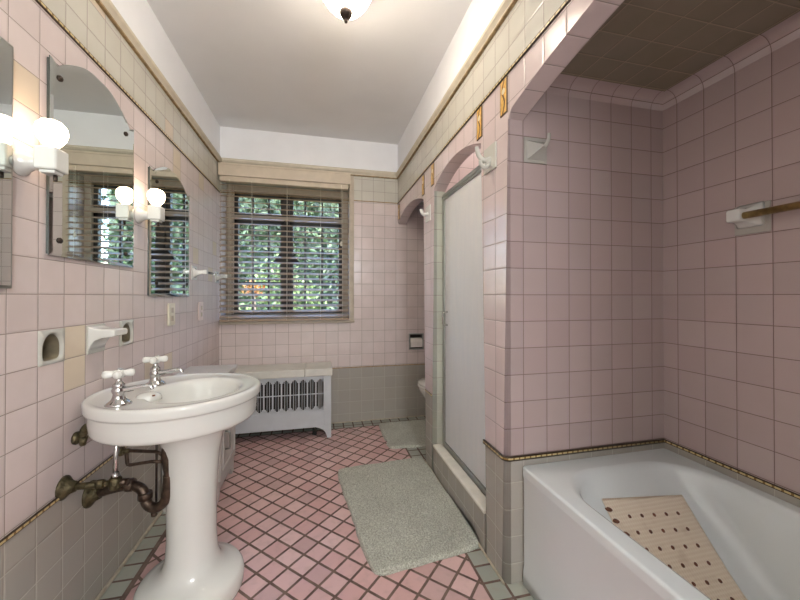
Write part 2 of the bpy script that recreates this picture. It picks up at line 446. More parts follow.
# near wall (behind the camera), opened wide to admit the added hall fill light
w = MB(); panel(w, 'y', -.6, -.72, XL - .1, 1.6, 0, ZC, [(-.76, .64, 0, 2.38)], lambda u, z: M['paint'] if z > ZM else M['tf'], (ZM,)); struct(w.build('wall_near'))
w = MB(); w.box(-1.3, 1.0, -2.2, -.72, -.06, 0, m=M['bark']); struct(w.build('floor_hall'))
w = MB(); w.box(-1.3, 1.0, -2.3, -.72, ZC, ZC + .06, m=M['hallw']); struct(w.build('ceiling_hall'))
w = MB(); w.box(-1.3, 1.0, -2.3, -2.2, 0, ZC, m=M['hallw']); struct(w.build('wall_hall_end'))
w = MB(); w.box(-1.4, -1.3, -2.3, -.72, 0, ZC, m=M['hallw']); struct(w.build('wall_hall_left'))
w = MB(); w.box(1.0, 1.1, -2.3, -.72, 0, ZC, m=M['hallw']); struct(w.build('wall_hall_right'))

# mouldings and liners
def mould(n, axis, pos, sgn, u0, u1):
    w = MB()
    prof = [(0, 0), (.010, 0), (.012, .006), (.016, .012), (.024, .022), (.026, .034), (.020, .040), (.012, .044), (.012, .052), (0, .052)]
    P = [(pos + sgn * a, ZM + b) for a, b in prof]
    if axis == 'x':
        w.prism(P, u0, u1, 'y', m=M['mould']); w.box(min(pos, pos + sgn * .013), max(pos, pos + sgn * .013), u0, u1, ZM - .007, ZM, m=M['mouldline'])
    else:
        w.prism(P, u0, u1, 'x', m=M['mould']); w.box(u0, u1, min(pos, pos + sgn * .013), max(pos, pos + sgn * .013), ZM - .007, ZM, m=M['mouldline'])
    struct(w.build('trim_%d' % n))
mould(1, 'x', XL, 1, -.6, YF); mould(2, 'y', YF, -1, XL, XR); mould(3, 'x', XR, -1, -.6, YF)
def liner(n, x0, x1, y0, y1, z, h=.0075, mm='liner'):
    w = MB(); w.box(x0, x1, y0, y1, z - h, z + h, bev=min(.003, h * .6), m=M[mm])
    struct(w.build('trim_%d' % n, loc=((x0 + x1) / 2, (y0 + y1) / 2, z)))
e = .006
zl = ZL; zu = ZU
liner(4, XL, XL + e, -.6, YF, zl); liner(5, XL, XL + e, -.6, YF, zu); liner(6, XL, XR, YF - .004, YF, zl, .004, 'mouldline'); liner(7, XL, XR, YF - .004, YF, zu, .004, 'mouldline')
liner(8, XR, 1.452, YF - .004, YF, zl, .004, 'mouldline')
liner(9, XR - e, XR, -.6, YF, zu); liner(10, XR - e, XR, 2.062, 2.193, zl)
# lower liner wraps the rounded corner of the pier
P = [(XR - e, 1.36), (XR - e, YP + .022)] + [(XR + .022 - (.022 + e) * cos(a), YP + .022 - (.022 + e) * sin(a)) for a in [pi / 2 * i / 6 for i in range(1, 6)]] + [(XR + .022, YP - e), (XA, YP - e)]
Q = [(XR, 1.36), (XR, YP + .022)] + [(XR + .022 - .022 * cos(a), YP + .022 - .022 * sin(a)) for a in [pi / 2 * i / 6 for i in range(1, 6)]] + [(XR + .022, YP), (XA, YP)]
w = MB(); w.rings([[(a[0], a[1], -.0085), (a[0], a[1], .0085), (b[0], b[1], .0085), (b[0], b[1], -.0085)] for a, b in zip(P, Q)], True, True, True, m=M['liner'])
struct(w.build('trim_11')).location = (0, 0, zl)
liner(12, XA - e, XA, -.33, YP, zl)
# caulk beads along the floor
def bead(n, x0, x1, y0, y1, h=.014):
    w = MB(); w.box(x0, x1, y0, y1, 0, h, bev=.004, m=M['base']); struct(w.build('baseboard_' + n))
bead('left', XL, XL + .012, -.6, YF); bead('far', XL, XA, YF - .008, YF, .010); bead('right', XR - .008, XR, YP, 2.215, .010)
# shower kerb
w = MB(); w.box(XR, .80, 1.36, 2.04, 0, .163, m=M['tr']); struct(w.build('trim_kerb'))
w = MB(); w.box(XR - .004, .748, 1.36, 2.04, .163, .181, bev=.006, m=M['sill']); struct(w.build('trim_sill'))
w = MB(); w.box(.771, XA, 1.33, 2.062, .0, .04, m=M['sill']); struct(w.build('floor_shower'))

# ------------------------------------------------------------------ window
win = bpy.data.objects.new('window_1', None); COL.objects.link(win); win.location = (-.26, 3.25, WZ0); struct(win)
w = MB(); y0, y1 = 3.185, 3.283
w.box(WX0, -.715, y0, y1, WZ0, WZ1, .004); w.box(.205, WX1, y0, y1, WZ0, WZ1, .004); w.box(-.715, .205, y0, y1, WZ0, .95, .004); w.box(-.715, .205, y0, y1, 2.0, WZ1, .004)
w.box(-.715, .205, y0 - .01, y1 - .03, 1.765, 1.80, .004)
w.build('window_frame', M['frame'], win)
w = MB(); w.box(-.306, -.260, 3.19, 3.27, .95, 2.0, .004)
w.build('mullion', M['sash'], win)
for x0, x1, mm in ((-.715, -.306, (-.568, -.436)), (-.260, .205, (-.126, .026))):
    for z0, z1 in ((.95, 1.765), (1.80, 2.0)):
        w = MB(); a, b = 3.21, 3.26
        w.box(x0, x0 + .032, a, b, z0, z1, .003); w.box(x1 - .032, x1, a, b, z0, z1, .003); w.box(x0, x1, a, b, z0, z0 + .03, .003); w.box(x0, x1, a, b, z1 - .03, z1, .003)
        for q in mm: w.box(q - .008, q + .008, a + .01, b - .01, z0 + .03, z1 - .03, .002)
        if z1 - z0 > .5:
            for q in (1.22, 1.49): w.box(x0 + .036, x1 - .036, a + .012, b - .012, q - .007, q + .007, .002)
        sa = w.build('sash', M['sash'], win)
        w = MB(); w.box(x0 + .03, x1 - .03, 3.234, 3.238, z0 + .02, z1 - .02); w.build('pane', M['glass'], sa)
w = MB(); w.prism([(-.395, 1.40), (-.171, 1.40), (-.19, 1.42), (-.225, 1.475), (-.341, 1.475), (-.376, 1.42)], 3.165, 3.19, 'y', bev=.004)
w.build('window_latch', M['sash'], win)
w = MB(); w.box(WX1, WX1 + .04, YF - .016, YF, .885, ZM - .01, .004, m=M['frame']); struct(w.build('trim_casing'))
w = MB(); w.box(XL + .004, WX1 + .045, YF - .03, YF, .872, .892, .005, m=M['frame']); struct(w.build('trim_window_sill'))

# ------------------------------------------------------------------ outside
w = MB(); w.box(-9, 9, 3.6, 22, -.7, -.6, m=M['lawn']); struct(w.build('ground'))
def leaves(mb, c, rad, n, size, m):
    for _ in range(n):
        while True:
            d = Vector((random.uniform(-1, 1), random.uniform(-1, 1), random.uniform(-1, 1)))
            if .25 < d.length < 1: break
        d = d * (.75 + .25 * random.random())
        p = Vector(c) + Vector((d.x * rad[0], d.y * rad[1], d.z * rad[2]))
        q = Vector((random.gauss(0, 1), random.gauss(0, 1), random.gauss(.4, 1))).normalized(); t1 = q.orthogonal().normalized(); t2 = q.cross(t1)
        a = random.random() * 6.28; t1, t2 = t1 * cos(a) + t2 * sin(a), t2 * cos(a) - t1 * sin(a); s = size * random.uniform(.6, 1.3)
        vs = [mb.v(p - t1 * s), mb.v(p + t2 * s * .45 + q * s * .12), mb.v(p + t1 * s), mb.v(p - t2 * s * .45 + q * s * .12)]
        mb.face(vs, m)
def plant(name, label, cat, x, y, h, rad, n, size, lm, group=None, trunk=.05):
    o = thing(name, label, cat, (x, y, -.6), group)
    w = MB(); top = h - .6 - rad[2]
    w.tube([(x, y, -.6), (x + .05, y, (top - .6) / 2), (x, y, top + rad[2] * .3)], lambda t_: trunk * (1 - .5 * t_), 10)
    for k in range(5):
        a = k * 1.26; w.tube([(x, y, top - .2 * rad[2]), (x + cos(a) * rad[0] * .6, y + sin(a) * rad[1] * .6, top + rad[2] * .4)], lambda t_: trunk * .4 * (1 - .6 * t_), 6)
    w.build('trunk', M['bark'], o)
    w = MB(); k = 5
    for i in range(k):
        a = i * 2.4; c = (x + cos(a) * rad[0] * .42, y + sin(a) * rad[1] * .42, top + random.uniform(-.3, .3) * rad[2])
        leaves(w, c, [q * .72 for q in rad], n // k, size, M[lm])
    w.build('foliage', M[lm], o); return o
hd = thing('hedge', 'dense dark green hedge filling the view beyond the window', 'hedge', (-.4, 9.0, -.6))
w = MB()
for k in range(26): leaves(w, (-3.2 + .24 * k, 9.0, 1.9 + random.uniform(-.3, .4)), (.55, .4, 2.6), 400, .11, M['leaf2'])
w.build('foliage', M['leaf2'], hd)
w = MB(); w.box(-3.5, 3.1, 8.98, 9.25, -.6, 4.3, .1, M['leaf2']); w.build('hedge_core', M['leaf2'], hd)
plant('shrub', 'bright green shrub low behind the lower left window panes', 'shrub', -1.5, 6.2, 1.7, (.75, .6, .75), 1700, .07, 'leaf')
plant('shrub', 'green shrub behind the lower right window panes', 'shrub', .72, 6.4, 2.0, (.8, .6, .85), 1700, .07, 'leaf2')
plant('shrub', 'tall pale green shrub behind the middle of the window', 'shrub', -.62, 7.6, 2.8, (.8, .7, 1.2), 1900, .08, 'leaf')
plant('shrub', 'small orange leaved shrub seen through the left window panes', 'shrub', -.95, 5.4, 1.95, (.16, .16, .14), 120, .05, 'leafo')
# ------------------------------------------------------------------ pedestal sink
SC = (-.500, 1.43)
sink = thing('pedestal_sink', 'round white porcelain pedestal sink standing at the left wall', 'sink', (-.48, 1.43, 0))
E_ = lambda a, b, z, cx=SC[0], cy=SC[1], p=2.0: ell(cx, cy, a, b, z, 96, XL + .003, p)
R = [E_(.10, .10, .60, -.47), E_(.125, .125, .628, -.475), E_(.19, .18, .640), E_(.244, .232, .645), E_(.252, .240, .648), E_(.258, .246, .655), E_(.260, .248, .662), E_(.262, .250, .690), E_(.263, .251, .716), E_(.264, .252, .721),
     E_(.270, .258, .7235), E_(.2740, .2620, .7265), E_(.2748, .2628, .731), E_(.2750, .2630, .745), E_(.2748, .2628, .7525), E_(.2730, .2610, .7575), E_(.2690, .2570, .7600), E_(.2640, .2520, .7605), E_(.258, .246, .7600), E_(.252, .240, .7585), E_(.246, .234, .7572)]
B = lambda a, b, z, cx=-.445, cy=1.42: ell(cx, cy, a, b, z, 96)
R += [B(.176, .190, .7565), B(.166, .180, .7565), B(.158, .173, .7560), B(.150, .166, .7525), B(.143, .159, .744), B(.136, .152, .72), B(.120, .136, .675), B(.090, .102, .640), B(.05, .058, .624), B(.022, .022, .619), B(.021, .021, .612)]
w = MB(); w.rings(R, cap0=True, cap1=True, m=M['porc']); w.build('basin', None, sink)
w = MB()
w.lathe([(.1, .60), (.15, .640), (.124, .622), (.106, .59), (.093, .53), (.086, .45), (.082, .34), (.081, .22), (.085, .15), (.094, .115), (.110, .094), (.138, .080), (.164, .070), (.174, .056), (.178, .040), (.176, .010), (.173, 0)], (-.460, 1.43, 0), 64, m=M['porc'])
w.build('pedestal', None, sink)
w = MB(); w.lathe([(.020, .613), (.024, .621), (.018, .624), (.016, .618)], (-.445, 1.42, 0), 24, m=M['chrome']); w.build('drain_ring', None, sink)
w = MB(); w.lathe([(1e-3, .770), (.012, .7695), (.024, .766), (.032, .760), (.036, .752), (.036, .744)], (-.572, 1.352, 0), 28, sx=1.1, sy=.95, m=M['porc'])
oh = w.build('overflow_hood', None, sink)
w = MB(); w.lathe([(.0045, .0), (.0045, .004)], (-.545, 1.324, .7625), 12, m=M['stain']); w.build('overflow_hole', None, oh)
def faucet(y, rot):
    x = -.618; z = .756
    w = MB()
    w.lathe([(.034, 0), (.035, .004), (.030, .010), (.022, .016), (.0175, .024), (.0155, .036), (.0185, .042), (.0185, .050), (.015, .054), (.0165, .058), (.0165, .066), (.011, .071), (.007, .080), (.007, .098)], (x, y, z), 28, m=M['chrome'])
    f = w.build('faucet', None, sink)
    w = MB(); w.tube([(x, y, z + .047), (x + .03, y, z + .049), (x + .06, y, z + .054), (x + .080, y, z + .056), (x + .091, y, z + .053), (x + .094, y, z + .044)], lambda t_: .0105 - .0050 * min(1, t_ * 1.3), 14, smooth=2, m=M['chrome'])
    w.build('spout', None, f)
    w = MB(); c = Vector((x, y, z + .100))
    w.lathe([(.002, -.014), (.015, -.013), (.019, 0), (.015, .010), (.002, .012)], c, 20, m=M['porc'])
    for k in range(4):
        a = rot + k * pi / 2; d = Vector((cos(a), sin(a), 0))
        w.tube([c, c + d * .018, c + d * .030, c + d * .039, c + d * .042], lambda t_: (.0100, .0105, .0125, .0105, .003)[min(4, int(t_ * 4 + .5))], 12, m=M['porc'])
    h = w.build('handle', None, f, smooth=True)
    w = MB(); w.lathe([(.009, 0), (.009, .003), (.004, .005)], c + Vector((0, 0, .009)), 16, m=M['chrome']); w.build('handle_cap', None, h)
faucet(1.265, .35); faucet(1.515, .15)

# ------------------------------------------------------------------ plumbing under the sink
pl = thing('sink_plumbing', 'corroded brass supply valve and drain trap under the sink', 'pipes', (-.66, 1.36, .36))
def flange(y, z, r, m, nm):
    w = MB(); w.lathe([(r, XL), (r, XL + .004), (r * .8, XL + .010), (r * .55, XL + .020), (r * .42, XL + .034)], (0, y, z), 28, axis='x', m=M[m]); w.build(nm, None, pl)
flange(1.30, .497, .036, 'verd', 'supply_flange'); flange(1.43, .405, .044, 'verd', 'drain_flange')
w = MB(); w.tube([(XL + .02, 1.30, .497), (-.70, 1.318, .487), (-.668, 1.328, .481)], .0105, 14, m=M['verd'])
w.lathe([(.013, 0), (.015, .004), (.015, .018), (.013, .022)], (-.705, 1.317, .488), 8, axis='x', m=M['verd'])
w.lathe([(.014, -.02), (.018, -.014), (.018, .014), (.013, .02)], (-.658, 1.330, .481), 16, m=M['verd']); w.tube([(-.655, 1.33, .481), (-.622, 1.335, .478)], .012, 12, m=M['darkpipe'])
w.build('supply_valve', None, pl)
w = MB(); w.tube([(-.658, 1.330, .495), (-.659, 1.333, .56), (-.655, 1.34, .665)], .0075, 12, m=M['chrome']); w.lathe([(.012, 0), (.013, .006), (.010, .016)], (-.658, 1.33, .5), 8, m=M['chrome']); w.build('riser_tube', None, pl)
w = MB()
w.tube([(XL + .02, 1.43, .405), (-.70, 1.415, .425), (-.645, 1.40, .436), (-.612, 1.39, .428), (-.596, 1.386, .405), (-.592, 1.382, .380), (-.578, 1.378, .362), (-.552, 1.372, .358), (-.530, 1.37, .374), (-.520, 1.37, .400), (-.517, 1.37, .47)], .0165, 16, smooth=2, m=M['darkpipe'])
for q, a in (((-.648, 1.401, .4355), 'x'), ((-.594, 1.384, .40), 'z')): w.lathe([(.021, -.012), (.023, -.007), (.023, .007), (.021, .012)], q, 10, axis=a, m=M['darkpipe'])
w.tube([(-.562, 1.373, .345), (-.562, 1.373, .332)], .010, 10, m=M['darkpipe'])
w.build('drain_trap', None, pl)
w = MB(); w.tube([(-.517, 1.37, .455), (-.5175, 1.37, .49), (-.518, 1.37, .53), (-.518, 1.37, .565), (-.516, 1.375, .60), (-.50, 1.39, .655)], lambda t_: .014 + .007 * max(0, sin(pi * min(1, max(0, t_ * 1.6 - .3)))), 16, smooth=1, m=M['darkpipe'])
w.build('tailpiece', None, pl)
w = MB(); w.tube([(-.538, 1.37, .545), (-.56, 1.385, .55), (-.65, 1.40, .556), (-.658, 1.40, .552), (-.659, 1.40, .545), (-.657, 1.40, .515), (-.655, 1.40, .508), (-.648, 1.40, .506), (-.575, 1.385, .517), (-.54, 1.372, .519)], .0058, 10, m=M['darkpipe'])
w.tube([(-.566, 1.40, .64), (-.566, 1.40, .361)], .004, 8, m=M['iron']); w.lathe([(.014, -.008), (.016, 0), (.014, .008)], (-.676, 1.40, .556), 12, axis='x', m=M['verd'])
w.tube([(-.69, 1.40, .556), (-.65, 1.40, .556)], .008, 10, m=M['verd'])
w.build('overflow_linkage', None, pl)
st = thing('wall_stop_valve', 'small corroded pipe elbow from the wall to the back edge of the sink', 'pipe', (XL, 1.352, .63))
w = MB(); w.lathe([(.020, XL), (.021, XL + .006), (.013, XL + .016)], (0, 1.352, .632), 20, axis='x', m=M['verd']); w.build('flange', None, st)
w = MB(); w.tube([(XL + .01, 1.352, .628), (XL + .022, 1.351, .634), (XL + .024, 1.35, .655), (XL + .034, 1.35, .670), (XL + .055, 1.35, .673)], .011, 12, smooth=2, m=M['verd']); w.tube([(XL + .022, 1.352, .634), (XL + .022, 1.352, .606)], lambda t_: .014 - .006 * t_, 10, m=M['verd']); w.build('elbow', None, st)

# ------------------------------------------------------------------ mirrors on the left wall
def mirror(label, y0, y1, z0, zs, zt, clips, group):
    o = thing('wall_mirror', label, 'mirror', (XL, (y0 + y1) / 2, z0), group)
    c, hw = (y0 + y1) / 2, (y1 - y0) / 2; top = []
    for i in range(41):
        s = -1 + 2 * i / 40; a = abs(s)
        k = 0 if a > .86 else (1 - a / .86)
        zz = zs + (zt - zs) * (sin(min(1, k * 1.18) * pi / 2) ** 1.25)
        zz -= .012 * math.exp(-((a - .86) / .07) ** 2)
        top.append((c + s * hw, zz))
    def outline(d): return [(c + (y - c) * (1 - d / hw), z - d) for y, z in top] + [(y1 - d, z0 + d), (y0 + d, z0 + d)]
    w = MB(); w.prism(outline(.004), XL, XL + .007, 'x', m=M['medge']); w.build('backing', None, o)
    b = bmesh.new(); A = outline(0); N = outline(.012)
    r0 = [(XL + .007, *p) for p in A]; r1 = [(XL + .010, *p) for p in A]; r2 = [(XL + .012, *p) for p in N]
    w = MB(); w.rings([r0, r1], m=M['medge']); w.rings([r1, r2], m=M['mirror'])
    n = len(r2); vs = [w.v(p) for p in r2]; w.face(vs, M['mirror']); bmesh.ops.recalc_face_normals(w.bm, faces=w.bm.faces)
    bmesh.ops.triangulate(w.bm, faces=[f for f in w.bm.faces if len(f.verts) > 4])
    for f in w.bm.faces:
        f.smooth = False
        if f.normal.x < -.3: f.normal_flip()
    w.build('mirror_glass', None, o)
    for y, z in clips:
        w = MB(); w.lathe([(.009, 0), (.009, .003), (.006, .006), (.002, .007)], (XL + .0118, y, z), 16, axis='x', m=M['iron'])
        w.build('clip', None, o)
mirror('scallop topped frameless wall mirror above the sink, the larger one in view', 1.218, 1.690, 1.222, 1.812, 1.88, [(1.255, 1.765), (1.622, 1.765), (1.258, 1.270), (1.625, 1.273)], 'scallop topped mirrors')
mirror('scallop topped frameless wall mirror nearest the window', 1.832, 2.338, 1.10, 1.712, 1.775, [(1.90, 1.66), (2.29, 1.66), (1.90, 1.165), (2.295, 1.172)], 'scallop topped mirrors')
o = thing('mirror_cabinet', 'plain mirror with thin metal frame cut off by the left edge of the photo', 'mirror', (XL, .84, 1.12))
w = MB(); w.box(XL, XL + .016, .60, 1.088, 1.12, 1.745, .003, M['alu']); w.build('frame', None, o)
w = MB(); w.box(XL + .016, XL + .018, .608, 1.080, 1.128, 1.737, 0, M['mirror']); w.build('mirror_glass', None, o)

# ------------------------------------------------------------------ wall lamps
def sconce(y, label):
    o = thing('wall_lamp', label, 'lamp', (XL, y, 1.44), 'porcelain wall lamps'); x = XL + .072
    w = MB(); w.lathe([(.036, XL), (.036, XL + .006), (.029, XL + .012), (.019, XL + .03), (.017, XL + .05)], (0, y, 1.460), 28, axis='x', sx=1, m=M['porc']); w.build('wall_mount', None, o)
    w = MB(); w.box(x - .026, x + .026, y - .026, y + .026, 1.440, 1.502, .005, M['porc'], 3); w.box(x - .018, x + .018, y - .018, y + .018, 1.432, 1.442, .003, M['porc']); w.build('lamp_holder', None, o)
    w = MB(); w.lathe([(.013, 1.500), (.014, 1.508), (.021, 1.516), (.030, 1.530), (.0345, 1.547), (.032, 1.563), (.023, 1.575), (.010, 1.5805), (.001, 1.581)], (x, y, 0), 28, m=M['bulb']); w.build('bulb', None, o)
    w = MB(); w.lathe([(.005, 1.433), (.005, 1.420), (.004, 1.416)], (x + .006, y + .005, 0), 12, m=M['iron']); w.build('switch', None, o)
sconce(1.128, 'white porcelain wall lamp with lit bulb left of the larger scalloped mirror')
sconce(1.747, 'white porcelain wall lamp with lit bulb between the two scalloped mirrors')

# ------------------------------------------------------------------ ceramic fittings in the left wall
def niche(y0, y1, label):
    c, z0 = (y0 + y1) / 2, .897; cz = .9485
    o = thing('cup_niche', label, 'cup holder', (XL, c, z0), 'recessed cup holders')
    N = 64; sq, inn = [], []
    for i in range(N):
        a = 2 * pi * i / N; ca, sa = cos(a), sin(a)
        k = .0515 / max(abs(ca), abs(sa)); sq.append((c + ca * k, cz + sa * k))
        p = 2.0 if sa > 0 else 5.0; b = .044 if sa > 0 else .038
        q = (abs(ca / .0405) ** p + abs(sa / b) ** p) ** (-1 / p); inn.append((c + ca * q, cz - .003 + sa * q))
    sc = lambda f: [(c + (y - c) * f, cz - .003 + (z - cz + .003) * f) for y, z in inn]
    L = lambda pts, x: [(x, y, z) for y, z in pts]
    w = MB(); w.rings([L(sq, XL - .002), L(sq, XL + .003), L(sc(1.08), XL + .005), L(sc(1.0), XL + .004), L(sc(.96), XL - .004)], m=M['niche']); w.build('ceramic_plate', None, o)
    w = MB(); w.rings([L(sc(.96), XL - .004), L(sc(.93), XL - .05), L(sc(.75), XL - .066), L(sc(.02), XL - .068)], cap1=True, m=M['nichedark']); w.build('recess', None, o)
niche(1.195, 1.298, 'recessed arched cup holder in the wall tiles left of the soap shelf')
niche(1.607, 1.710, 'recessed arched cup holder in the wall tiles right of the soap shelf')
o = thing('soap_shelf', 'white ceramic soap shelf jutting from the wall above the sink', 'soap dish', (XL, 1.4525, .90))
w = MB(); w.box(XL, XL + .006, 1.402, 1.503, .898, .999, .003, M['niche']); w.build('wall_plate', None, o)
w = MB(); R = []
for x, z0, z1, hw in ((.004, .905, .996, .049), (.010, .925, .992, .048), (.022, .945, .987, .047), (.042, .953, .984, .0465), (.068, .956, .983, .0455), (.078, .958, .981, .044), (.082, .962, .978, .041)):
    ring = rrect(1.4525 - hw, 1.4525 + hw, z0, z1, .005, 0, 4, 4); R.append([(XL + x, p.x, p.y) for p in ring])
w.rings(R, cap0=True, cap1=True, m=M['porc']); w.build('tray', None, o)
w = MB(); w.box(XL + .022, XL + .074, 1.418, 1.487, .977, .9815, .002, M['niche']); w.build('tray_ribs', None, o)
def plate(y, z0, z1, hw, label, m):
    o = thing('wall_plate', label, 'switch plate', (XL, y, z0))
    w = MB(); w.box(XL, XL + .010, y - hw, y + hw, z0, z1, .003, m); w.build('cover', None, o)
    for z in ((z0 + z1) / 2 + .022, (z0 + z1) / 2 - .022):
        w = MB(); w.box(XL + .009, XL + .0135, y - .012, y + .012, z - .014, z + .014, .002, M['frame']); w.build('socket', None, o)
plate(2.092, .943, 1.063, .040, 'cream socket plate on the left wall below the window-side mirror', M['cream'])
plate(2.565, .938, 1.062, .040, 'pinkish wall plate on the left wall close to the window corner', plain('pale_pink_plate', (214, 196, 190), .35))
o = thing('towel_bar', 'white porcelain towel bar on the left wall beside the window', 'towel rail', (XL, 2.68, 1.25))
for y in (2.44, 2.94):
    w = MB(); w.box(XL, XL + .007, y - .045, y + .045, 1.205, 1.295, .003, M['porc'])
    w.rings([[(XL + x, y + p.x, 1.25 + dz + p.y) for p in rrect(-h, h, -h, h, h * .45, 0, 4, 2)] for x, h, dz in ((.006, .034, 0), (.016, .022, 0), (.034, .014, .002), (.056, .013, .005), (.072, .016, .006), (.080, .013, .006))], cap0=True, cap1=True, m=M['porc'])
    w.build('post', None, o)
w = MB(); w.tube([(XL + .064, 2.45, 1.257), (XL + .064, 2.93, 1.257)], .008, 14, m=M['rod']); w.build('rod', None, o)

# ------------------------------------------------------------------ cabinet behind the sink
o = thing('low_cabinet', 'low grey painted wooden cabinet between the sink and the radiator cover', 'cabinet', (-.65, 2.17, 0))
cx0, cx1, cy0, cy1, ch = XL + .004, -.525, 1.985, 2.365, .645
w = MB(); w.box(cx0, cx1, cy0, cy1, .085, ch, .003, M['cab'])
w.prism([(cx0, .09), (cx0, 0), (cx0 + .05, 0), (cx0 + .07, .05), (cx1 - .07, .05), (cx1 - .045, 0), (cx1, 0), (cx1, .09)], cy0, cy0 + .018, 'y', m=M['cab'])
w.prism([(cy0, .09), (cy0, 0), (cy0 + .045, 0), (cy0 + .075, .05), (cy1 - .075, .05), (cy1 - .045, 0), (cy1, 0), (cy1, .09)], cx1 - .018, cx1, 'x', m=M['cab'])
w.build('body', None, o)
w = MB(); w.box(cx0, cx1 + .02, cy0 - .015, cy1 + .012, ch, ch + .022, .005, M['cab']); w.build('top', None, o)
w = MB(); x = cx1; w.box(x, x + .014, cy0 + .022, cy1 - .022, .11, ch - .025, .003, M['cab'])
for a, b_, c_, d_ in ((cy0 + .06, cy1 - .06, .15, .162), (cy0 + .06, cy1 - .06, ch - .077, ch - .065), (cy0 + .06, cy0 + .072, .15, ch - .065), (cy1 - .072, cy1 - .06, .15, ch - .065)): w.box(x + .013, x + .020, a, b_, c_, d_, .003, M['cab'])
d = w.build('door', None, o)
w = MB(); y = cy0 + .115; w.tube([(x + .014, y, .245), (x + .036, y, .248), (x + .038, y, .255), (x + .038, y, .335), (x + .036, y, .342), (x + .014, y, .345)], .005, 10, m=M['alu']); w.build('handle', None, d)

# ------------------------------------------------------------------ radiator cover
o = thing('radiator_cover', 'grey white metal radiator cover with slotted grille under the window', 'radiator cover', (-.33, 2.88, 0))
f0, xr, xl, zt = 2.742, .092, -.745, .482
w = MB(); w.box(xl, -.109, f0 - .012, YF - .014, zt, .540, .006, M['radtop']); w.box(-.107, xr + .008, f0 - .012, YF - .014, zt, .541, .006, M['radtop']); w.build('top_slab', None, o)
w = MB()
gx0, gx1, gz0, gz1 = xl + .04, .038, .222, .462
t_ = .014
w.box(gx1, xr, f0, f0 + t_, .06, zt, .003, M['radw']); w.box(xl, gx0, f0, f0 + t_, .06, zt, .003, M['radw']); w.box(gx0, gx1, f0, f0 + t_, gz1, zt, 0, M['radw']); w.box(gx0, gx1, f0, f0 + t_, .088, gz0, 0, M['radw'])
w.box(xl, xr, f0 - .005, f0, .208, .214, .002, M['radw'])
w.prism([(xr, .07), (xr, 0), (xr - .030, 0), (xr - .038, .03), (xr - .055, .06), (xr - .085, .078), (xr - .115, .088), (gx1 - .001, .10)], f0 - .003, f0 + t_, 'y', m=M['radw'])
w.prism([(xl, .07), (xl, 0), (xl + .030, 0), (xl + .038, .03), (xl + .055, .06), (xl + .085, .078), (xl + .115, .088)], f0 - .003, f0 + t_, 'y', m=M['radw'])
w.build('front_panel', None, o)
for a, b_ in ((xr - .014, xr), (xl, xl + .014)):
    w = MB(); w.box(a, b_, f0 + .002, YF - .014, 0, zt, .003, M['radw']); w.build('side_panel', None, o)
w = MB(); pit = .0632; n = 0; x = gx1
ga, gb = f0 + .002, f0 + .010
while x - pit > gx0 - .02:
    a, b_ = x - pit, x
    w.box(b_ - .0050, b_ + .0050, ga, gb, gz0, gz1, 0, M['radw'])
    inner = (a + .0050, b_ - .0050); sw = (inner[1] - inner[0]) / 3
    for k in (1, 2): w.box(inner[0] + sw * k - .0016, inner[0] + sw * k + .0016, ga + .002, gb, gz0, gz1, 0, M['radw'])
    for k in (0, 2):
        for z0, z1 in ((gz0, gz0 + .012), (gz1 - .012, gz1)): w.box(inner[0] + sw * k, inner[0] + sw * (k + 1), ga, gb, z0, z1, 0, M['radw'])
        for z0, z1 in ((gz0, gz0 + .024), (gz1 - .024, gz1)): w.box(inner[0] + (0 if k == 0 else sw * 2.5), inner[0] + (sw * .5 if k == 0 else sw * 3), ga, gb, z0, z1, 0, M['radw'])
    for z0, z1 in ((gz0, gz0 + .003), (gz1 - .003, gz1)): w.box(inner[0] + sw, inner[0] + 2 * sw, ga, gb, z0, z1, 0, M['radw'])
    x -= pit
w.box(gx0, gx1, ga - .001, gb, .342, .348, 0, M['radw'])
w.build('grille', None, o)
rad = thing('radiator', 'dark cast iron radiator inside the slotted metal cover', 'radiator', (-.33, 2.9, 0))
for k in range(11):
    x = xl + .06 + k * .065
    w = MB(); ring = lambda y, z0, z1, h: [(x + p.x, y, p.y) for p in rrect(-h, h, z0, z1, h * .9, 0, 4, 3)]
    w.rings([ring(2.80, .10, .44, .010), ring(2.81, .08, .46, .024), ring(2.96, .08, .46, .024), ring(2.97, .10, .44, .010)], cap0=True, cap1=True, m=M['raddark'])
    if k in (0, 10):
        for y in (2.83, 2.94): w.lathe([(.018, 0), (.012, .04), (.014, .09)], (x, y, 0), 12, m=M['raddark'])
    w.build('radiator_section', None, rad)

# ------------------------------------------------------------------ venetian blind
o = thing('venetian_blind', 'beige wooden venetian blind hanging open over the window', 'blind', (-.26, 3.0, 2.15))
bx0, bx1, by = XL + .012, .247, 2.996
w = MB(); w.box(XL + .006, .258, 2.955, 2.972, 2.058, 2.158, .004, M['val']); w.box(.246, .258, 2.965, YF - .002, 2.058, 2.158, .003, M['val']); w.box(XL + .006, .258, 2.952, 2.958, 2.142, 2.158, .003, M['val']); w.build('valance', None, o)
w = MB(); w.box(bx0, bx1 - .006, 2.974, 3.022, 2.02, 2.075, .003, M['val']); w.build('headrail', None, o)
w = MB(); nsl = 25; zz = [.935 + i * (1.995 - .935) / (nsl - 1) for i in range(nsl)]
for z in zz: w.box(bx0, bx1, -.024, .024, -.0016, .0016, 0, M['slat'], rot=Matrix.Translation((0, by, z)) @ Matrix.Rotation(radians(21 + random.uniform(-1.2, 1.2)), 4, 'X'))
w.build('slats', None, o)
w = MB(); w.box(bx0, bx1, by - .026, by + .026, .897, .915, .004, M['slat']); w.build('bottom_rail', None, o)
